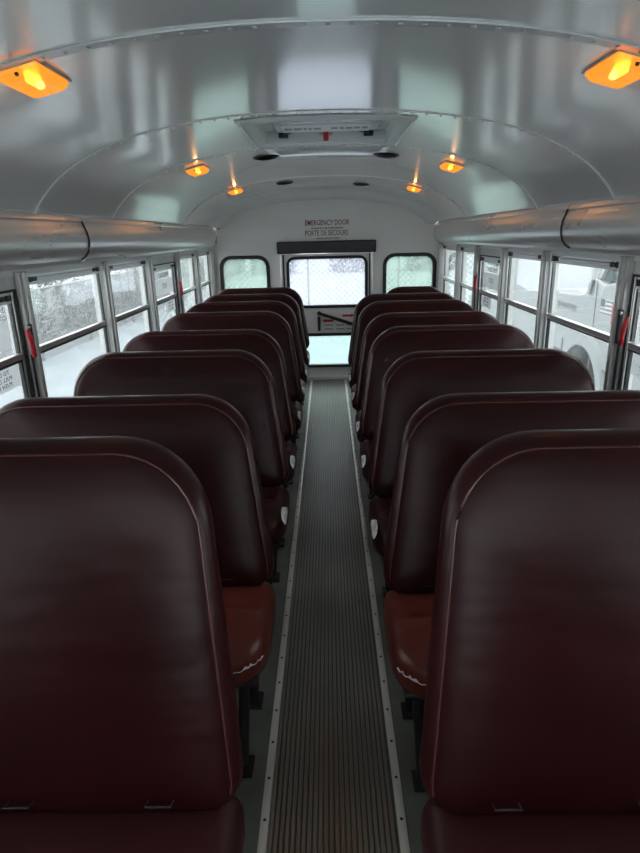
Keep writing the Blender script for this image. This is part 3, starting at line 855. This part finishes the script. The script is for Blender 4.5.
# roof hatch
def hatch():
    cx, cy = (HX0+HX1)/2, (HY0+HY1)/2
    root = tag(empty('roof_hatch', (cx, cy, 1.84)), 'square roof escape hatch with pale frame in the middle of the ceiling', 'roof hatch')
    a, b = (HX1-HX0)/2, (HY1-HY0)/2
    def ring(o, i, z0, z1): return frame_ring(rrect(-o[0], o[0], -o[1], o[1], .02, 3), rrect(-i[0], i[0], -i[1], i[1], .02, 3), z0, z1, 'z')
    # flange follows the ceiling curve
    mb = MB(); bm = mb.bm
    N = 16
    def Z(x): return ceil_z(x+cx)-1.84
    ax, bx_ = a+.05, b+.05
    ai, bi = a-.012, b-.012
    def outl(A, B):
        pts = [(-A+2*A*k/N, -B) for k in range(N)]+[(A, -B+2*B*k/N) for k in range(N)]+[(A-2*A*k/N, B) for k in range(N)]+[(-A, B-2*B*k/N) for k in range(N)]
        return pts
    L = []
    for (A, B, dz) in ((ax, bx_, -.001), (ax-.004, bx_-.004, -.010), (ai+.006, bi+.006, -.010), (ai, bi, -.002), (ai, bi, .055), (ai+.03, bi+.03, .055)):
        L.append([bm.verts.new((x, y, Z(x)+dz)) for x, y in outl(A, B)])
    for A, B in zip(L, L[1:]):
        for k in range(len(A)): bm.faces.new((A[k], A[(k+1) % len(A)], B[(k+1) % len(A)], B[k]))
    mb.build('hatch_frame', M['wall_paint'], root, smooth=30)
    # bright aluminium strips on the frame sides
    for q in (-1, 1):
        x = q*(a+.036); MB().box(x-.005, x+.005, -b-.02, b+.02, Z(q*a)-.017, Z(q*a)-.010).build('edge_strip', M['alu'], root)
        x = q*(a-.004); MB().box(x-.004, x+.004, -b+.02, b-.02, Z(q*a)-.010, Z(q*a)-.002).build('edge_strip', M['alu'], root)
    # lid with moulded raised centre
    lid = MB()
    lid.box(-a-.035, a+.035, -b-.035, b+.035, .046, .085, .004)
    lid.box(-a+.06, a-.06, -b+.05, b-.10, .030, .050, .012)
    ld = lid.build('hatch_lid', M['ceiling'], root)
    MB().box(-.19, .19, -.02, .155, .026, .0302, .001).build('lid_label', M['flagwhite'], ld)
    t = MB(); random.seed(2)
    x = -.18
    while x < .17:
        w = random.uniform(.012, .035)
        if abs(x) > .02: t.box(x, x+w, .05, .085, .0245, .0262)
        x += w+.008
    t.build('lid_print', M['textgrey'], ld)
    # rear lip of the opening hangs the black hinge arms and the handle
    for q in (-1, 1):
        MB().box(-.010, .010, -.07, .07, -.008, .008, .003, M=Matrix.Translation((q*.16, b-.10, .035)) @ Matrix.Rotation(math.radians(-q*32), 4, 'Z')).box(q*.195-.022, q*.195+.022, b-.045, b-.02, .018, .046, .003).build('hinge_arm', M['blackplastic'], root)
    h = MB().box(-.012, .012, b-.06, b-.035, .0, .055, .004).build('release_handle', M['red'], root)
    MB().box(-.03, .03, b-.035, b-.012, .028, .052, .003).build('handle_bracket', M['alu'], root)
    # underside stiffening bar with bright row of slots at the rear edge
    bar = MB()
    for k in range(11):
        x = -.24+.048*k; bar.box(x-.018, x+.018, b+.052, b+.060, Z(x)-.012, Z(x)-.002)
    bar.build('edge_clip', M['alu'], root)
hatch()

# ------------------------------------------------------------------ outdoors
GZ = -.9
g = MB(); bm = g.bm
N = 60; size = 120
random.seed(1)
grid = [[bm.verts.new((-60+size*i/N, -40+size*j/N, GZ+(.03*math.sin(i*1.7)*math.cos(j*1.3)))) for j in range(N+1)] for i in range(N+1)]
for i in range(N):
    for j in range(N): bm.faces.new((grid[i][j], grid[i+1][j], grid[i+1][j+1], grid[i][j+1]))
tag(g.build('ground', M['snow'], smooth=180), kind='structure')

def fence(p0, p1, h, label, pitch=.09, wr=.006, step=2.6):
    p0, p1 = Vector(p0), Vector(p1); L = (p1-p0).length; ang = math.atan2(p1.y-p0.y, p1.x-p0.x)
    root = tag(empty('chain_link_fence', p0), label, 'fence'); root.rotation_euler = (0, 0, ang)
    nP = int(L/step)+1; po = None
    for k in range(nP):
        if po is None: po = MB().tube([(0, 0, -.1), (0, 0, h+.05)], .03, 8).build('fence_post', M['galv'], root)
        else:
            c = po.copy(); COL.objects.link(c); c.parent = root; c.location = (k*step, 0, 0)
    MB().tube([(0, 0, h), (L, 0, h)], .024, 8).build('top_rail', M['galv'], root)
    me = bpy.data.meshes.new('wire_mesh'); V = []; F = []
    def line(x0, z0, x1, z1):
        d = Vector((x1-x0, z1-z0)).normalized(); nx, nz = -d.y*wr, d.x*wr; i = len(V)
        for y in (-wr*.7, wr*.7):
            V.extend([(x0+nx, y, z0+nz), (x1+nx, y, z1+nz), (x1-nx, y, z1-nz), (x0-nx, y, z0-nz)])
        F.extend([(i, i+1, i+2, i+3), (i+4, i+5, i+6, i+7), (i, i+1, i+5, i+4), (i+3, i+2, i+6, i+7)])
    x = -h
    while x < L:
        a, b = max(x, 0), min(x+h, L)
        if b > a: line(a, a-x, b, b-x); line(a, h-(a-x), b, h-(b-x))
        x += pitch
    me.from_pydata(V, [], F); me.materials.append(M['galv'])
    o = bpy.data.objects.new('wire_mesh', me); COL.objects.link(o); o.parent = root
fence((-5.9, 4.2, GZ), (-5.9, 44, GZ), 1.42, 'long galvanised chain link fence on snow outside the left windows')
fence((-5.75, 17.5, GZ), (9, 17.5, GZ), 1.75, 'chain link fence across the snow behind the rear door window', pitch=.16, wr=.006)

def twig_mesh(name, seed, n, R, H, wid, kind, m):
    """a bush or bare crown of forked twigs with thickness"""
    random.seed(seed); mb = MB(); bm = mb.bm
    def seg(a, b, r0, r1):
        d = (b-a)
        if d.length < 1e-4: return
        d.normalize(); u = d.orthogonal().normalized(); w = d.cross(u)
        A = [bm.verts.new(a+(u*math.cos(t)+w*math.sin(t))*r0) for t in (0, 2.1, 4.2)]
        B = [bm.verts.new(b+(u*math.cos(t)+w*math.sin(t))*r1) for t in (0, 2.1, 4.2)]
        for k in range(3): bm.faces.new((A[k], A[(k+1) % 3], B[(k+1) % 3], B[k]))
    if kind == 'bush':
        for i in range(n):
            a = random.uniform(0, 2*PI); q = math.sqrt(random.random())*R
            p = Vector((q*math.cos(a), q*math.sin(a), random.uniform(0, H)*(1-.45*(q/R)**2)))
            d = Vector((random.gauss(0, 1), random.gauss(0, 1), random.uniform(.1, 1.5))).normalized()
            l = random.uniform(.10, .32); seg(p, p+d*l, wid*random.uniform(.6, 1.4), wid*.4)
    else:
        def grow(p, d, l, r, lev):
            q = p+d*l; seg(p, q, r, r*.7)
            if lev == 0: return
            for k in range(n if lev > 1 else n+1):
                e = (d+Vector((random.gauss(0, .55), random.gauss(0, .55), random.gauss(.12, .35)))).normalized()
                grow(p+d*l*random.uniform(.55, 1), e, l*random.uniform(.6, .82), max(r*.6, wid), lev-1)
        grow(Vector((0, 0, -.1)), Vector((0, 0, 1)), H*.3, R, 6)
    return mb.build(name, m)
def bush(seed, kind=0):
    root = empty('snowy_shrub')
    twig_mesh('branches', seed, 1000, 1.25, 1.7, .016, 'bush', M['twig']).parent = root
    twig_mesh('snow_on_branches', seed+50, 1300, 1.3, 1.85, .036, 'bush', M['snowtwig']).parent = root
    twig_mesh('foliage', seed+90, 900, 1.2, 1.5, .020, 'bush', M['shrubgrey']).parent = root
    return root
bushes = [bush(1), bush(2), bush(3)]
random.seed(21); cnt = 0
SH = []
for k in range(13): SH.append((-7.9-random.uniform(0, .3), 6.4+k*2.75+(4.5 if k > 6 else 0), 'left'))
for k in range(8): SH.append((-12.2, 8+k*4.5, 'left'))
for k in range(4): SH.append((-3.5+k*5.2, 40+random.uniform(0, 1), 'rear'))
for k in range(4): SH.append((15, 11+k*4.6, 'right'))
for i, (x, y, sd) in enumerate(SH):
    r = bushes[i] if i < 3 else copy_tree(bushes[i % 3])
    sc = random.uniform(.85, 1.0) if sd == 'left' and x > -9 else random.uniform(1.2, 1.4)
    r.location = (x, y, GZ); r.rotation_euler = (0, 0, random.uniform(0, 6)); r.scale = (sc, sc, sc*random.uniform(.8, 1.05))
    if sd == 'left': tag(r, 'snow-dusted bare shrub behind the chain link fence on the left', 'shrub', 'snowy shrubs behind the left fence')
    elif sd == 'rear': tag(r, 'snow-dusted bare shrub beyond the fence behind the bus', 'shrub', 'snowy shrubs behind the rear fence')
    else: tag(r, 'snow-dusted bare shrub far off beyond the white vehicles', 'shrub', 'snowy shrubs beyond the vehicles')
def tree(seed):
    t = twig_mesh('bare_tree', seed, 3, .13, 6.5, .012, 'tree', M['twig']); return t
trees = [tree(5), tree(8)]
random.seed(4)
TR = [(-17, 11, 'l'), (-18, 17, 'l'), (-17, 23, 'l'), (-18, 29, 'l'), (-17, 35, 'l'), (-18, 41, 'l'), (-13, 49, 'l'), (-5, 50, 'r'), (2, 51, 'r'), (9, 50, 'r')]
for i, (x, y, sd) in enumerate(TR):
    r = trees[i] if i < 2 else trees[i % 2].copy()
    if i >= 2: COL.objects.link(r)
    r.location = (x, y, GZ); r.rotation_euler = (0, 0, random.uniform(0, 6)); q = random.uniform(.8, 1.15); r.scale = (q, q, q)
    if sd == 'l': tag(r, 'bare leafless tree behind the shrubs outside the left windows', 'tree', 'bare trees outside the left windows')
    else: tag(r, 'bare leafless tree beyond the rear fence, seen through the rear door', 'tree', 'bare trees beyond the rear fence')

# grey shed beyond the left fence
sh = empty('grey_shed', (-8.2, 26.5, GZ)); tag(sh, 'small low grey shed behind the fence outside the left rear windows', 'shed')
MB().box(-.9, .9, -1.7, 1.7, 0, 1.6).build('shed_wall', M['shed'], sh)
MB().prism([(-1.05, 1.55), (0, 1.9), (1.05, 1.55), (1.05, 1.63), (0, 2.0), (-1.05, 1.63)], -1.8, 1.8, 'y').build('shed_roof', M['snow'], sh)

# white truck alongside on the right
def truck():
    X0 = 2.9                                  # near flank
    R = tag(empty('white_truck', (3.9, 6.0, GZ)), 'white bonneted truck with a flag decal parked outside the right windows', 'truck')
    def part(mb, name, m, parent=R, **k):
        o = mb.build(name, m, parent, **k)
        o.data.transform(Matrix.Translation((-3.9, -6.0, -GZ))); return o
    # flank outline (y,z) : hood, rising cowl, cab belt line; wheel arch cut in the bottom edge
    arch = [(6.60+.50*math.cos(math.radians(a)), -.36+.54*math.sin(math.radians(a))) for a in range(0, 181, 15)]
    out = [(3.2, -.45), (3.2, .93), (5.75, .94), (5.98, .935), (6.12, .91), (6.28, .875), (6.42, .885), (6.54, .915), (6.62, .915), (6.70, .84), (6.82, .74), (6.95, .715), (7.5, .69), (8.1, .665), (8.7, .62), (9.05, .50), (9.15, .2), (9.15, -.45)]
    body = out+[(7.12, -.45)]+arch+[(6.08, -.45)]
    part(MB().prism(body, X0, X0+1.9, 'x'), 'truck_body', M['truck'], bevel=.02)
    # cab upper: posts, roof, glass
    cab = MB()
    cab.prism([(3.2, .93), (3.2, 1.75), (5.9, 1.75), (6.6, .92), (6.5, .92), (5.85, 1.65), (3.3, 1.65), (3.3, .93)], X0+.02, X0+.12, 'x')
    cab.prism([(3.2, 1.68), (3.2, 1.78), (5.9, 1.78), (6.0, 1.68)], X0+.02, X0+1.86, 'x')
    cab.prism([(4.45, .93), (4.45, 1.7), (4.6, 1.7), (4.6, .93)], X0+.02, X0+.12, 'x')
    part(cab, 'cab_frame', M['truck'])
    part(MB().prism([(3.25, .90), (3.25, 1.70), (5.9, 1.70), (6.52, .90)], X0+.06, X0+.075, 'x'), 'side_window', M['truckglass'])
    ws = MB().prism([(5.93, 1.70), (6.62, .90), (6.60, .89), (5.90, 1.68)], X0+.08, X0+1.82, 'x'); part(ws, 'windscreen', M['truckglass'])
    # dark mirror beside the pillar
    part(MB().prism([(6.69, .74), (6.63, .76), (6.58, .86), (6.56, .90), (6.60, .905), (6.65, .86)], X0-.03, X0-.002, 'x'), 'door_mirror', M['truckdark'])
    # door seam, fender flare, trim slot
    part(MB().box(X0-.004, X0+.001, 6.49, 6.505, -.40, .86), 'door_seam', M['truckdark'])
    fl = frame_ring([(6.60+.62*math.cos(math.radians(a)), -.36+.68*math.sin(math.radians(a))) for a in range(-4, 185, 9)]+[(6.0, -.44), (7.2, -.44)][:0],
                    [(6.60+.51*math.cos(math.radians(a)), -.36+.55*math.sin(math.radians(a))) for a in range(-4, 185, 9)], X0-.07, X0+.01, 'x')
    part(fl, 'fender_flare', M['truck'], bevel=.015)
    part(MB().box(X0-.004, X0+.001, 7.28, 7.95, -.055, .01), 'side_trim', M['truckdark'])
    part(MB().box(X0-.006, X0+.001, 7.28, 7.31, -.35, .16), 'panel_seam', M['truckdark'])
    wy = 6.60
    for cy in (wy, 3.9):
        w = part(MB().lathe([(.30, 0), (.46, .03), (.48, .07), (.48, .22), (.46, .27)], (X0+.05, cy, GZ+.48), 'x', 28), 'wheel', M['tyre'], smooth=40)
        part(MB().lathe([(.26, -.0), (.24, .02), (.10, .03), (.08, -.03), (.02, -.04)], (X0+.05, cy, GZ+.48), 'x', 24), 'hub', M['truckdark'], parent=w, smooth=40)
    part(MB().tube([(X0, 6.11, .02), (X0-.035, 6.10, .02), (X0-.035, 6.00, .0), (X0, 5.99, 0)], .010, 6), 'door_handle', M['truckdark'])
    # flag decal
    f = part(MB().box(X0-.002, X0, 6.08, 6.37, .565, .725), 'flag_decal', M['flagwhite'])
    s7 = MB()
    for k in range(4):
        z = .725-.020-.042*k
        s7.box(X0-.003, X0-.002, 6.08, 6.26 if k < 2 else 6.37, z-.008, z+.012)
    part(s7, 'flag_stripes', M['textgrey'], parent=f)
    part(MB().box(X0-.003, X0-.002, 6.27, 6.37, .645, .725), 'flag_canton', M['flagblue'], parent=f)
    part(MB().box(X0-.02, X0, 6.02, 6.07, .50, .70, .004), 'marker_lamp', M['pinkred'])
    # faded lettering on the bonnet side (first letters legible only)
    Tm = Matrix(((0, 0, -1, X0-.003), (-1, 0, 0, 7.33), (0, 1, 0, .545), (0, 0, 0, 1)))
    t = text_mesh('LUDY WATTERS', .10, M['textgrey'], R, 'bonnet_lettering', Tm, .001, 1.0, .95)
    t.data.transform(Matrix.Translation((-3.9, -6.0, -GZ)))
    return R
truck()
def van():
    V = tag(empty('white_van', (4.6, 12.4, GZ)), 'white box van parked beyond the white truck outside the right windows', 'van')
    MB().prism([(-2.8, .35), (-2.8, 2.6), (1.4, 2.6), (2.1, 1.75), (2.9, 1.45), (2.95, .35)], -1.0, 1.0, 'x').build('van_body', M['truck'], V, bevel=.05)
    MB().prism([(.5, 1.6), (.5, 2.3), (1.25, 2.3), (1.85, 1.65)], -1.01, -.99, 'x').build('side_window', M['truckglass'], V)
    for y in (-1.8, 2.0):
        w = MB().lathe([(.25, 0), (.36, .03), (.37, .2), (.3, .22)], (-1.02, y, .37), 'x', 24).build('wheel', M['tyre'], V, smooth=40)
        MB().lathe([(.2, -.01), (.05, .01)], (-1.02, y, .37), 'x', 16).build('hub', M['truckdark'], w)
van()

# ------------------------------------------------------------------ light
w = bpy.data.worlds.new('overcast'); bpy.context.scene.world = w; w.use_nodes = True
nt = w.node_tree; bg = nt.nodes['Background']
bg.inputs[0].default_value = (.985, .985, 1.0, 1); bg.inputs[1].default_value = 1.0

# ------------------------------------------------------------------ camera
f = 590.; vp = (327., 235.); t = math.radians(1.08)
v = np.array([(vp[0]-320)/f, (vp[1]-426.5)/f, 1.]); v /= np.linalg.norm(v)
a = np.array([math.cos(t), -math.sin(t), 0.]); k = -(a@v)/v[2]; Rr = a+np.array([0, 0, k]); Rr /= np.linalg.norm(Rr)
Dd = np.cross(v, Rr)
def wv(m): return Vector((float(np.dot(m, Rr)), float(np.dot(m, v)), -float(np.dot(m, Dd))))
ex, ey, ez = wv(np.array([1., 0, 0])), wv(np.array([0, -1., 0])), wv(np.array([0, 0, -1.]))
cd = bpy.data.cameras.new('camera'); cam = bpy.data.objects.new('camera', cd); COL.objects.link(cam)
cam.matrix_world = Matrix(((ex.x, ey.x, ez.x, .016), (ex.y, ey.y, ez.y, 0), (ex.z, ey.z, ez.z, 1.43), (0, 0, 0, 1)))
cd.sensor_fit = 'VERTICAL'; cd.sensor_height = 24; cd.lens = 24*f/853; cd.clip_start = .02; cd.clip_end = 300
sc = bpy.context.scene; sc.camera = cam
sc.view_settings.view_transform = 'Standard'; sc.view_settings.look = 'None'; sc.view_settings.gamma = 1
sc.view_settings.use_curve_mapping = False
sc.view_settings.exposure = 1.98
sc.cycles.max_bounces = 14; sc.cycles.diffuse_bounces = 7; sc.cycles.transparent_max_bounces = 16
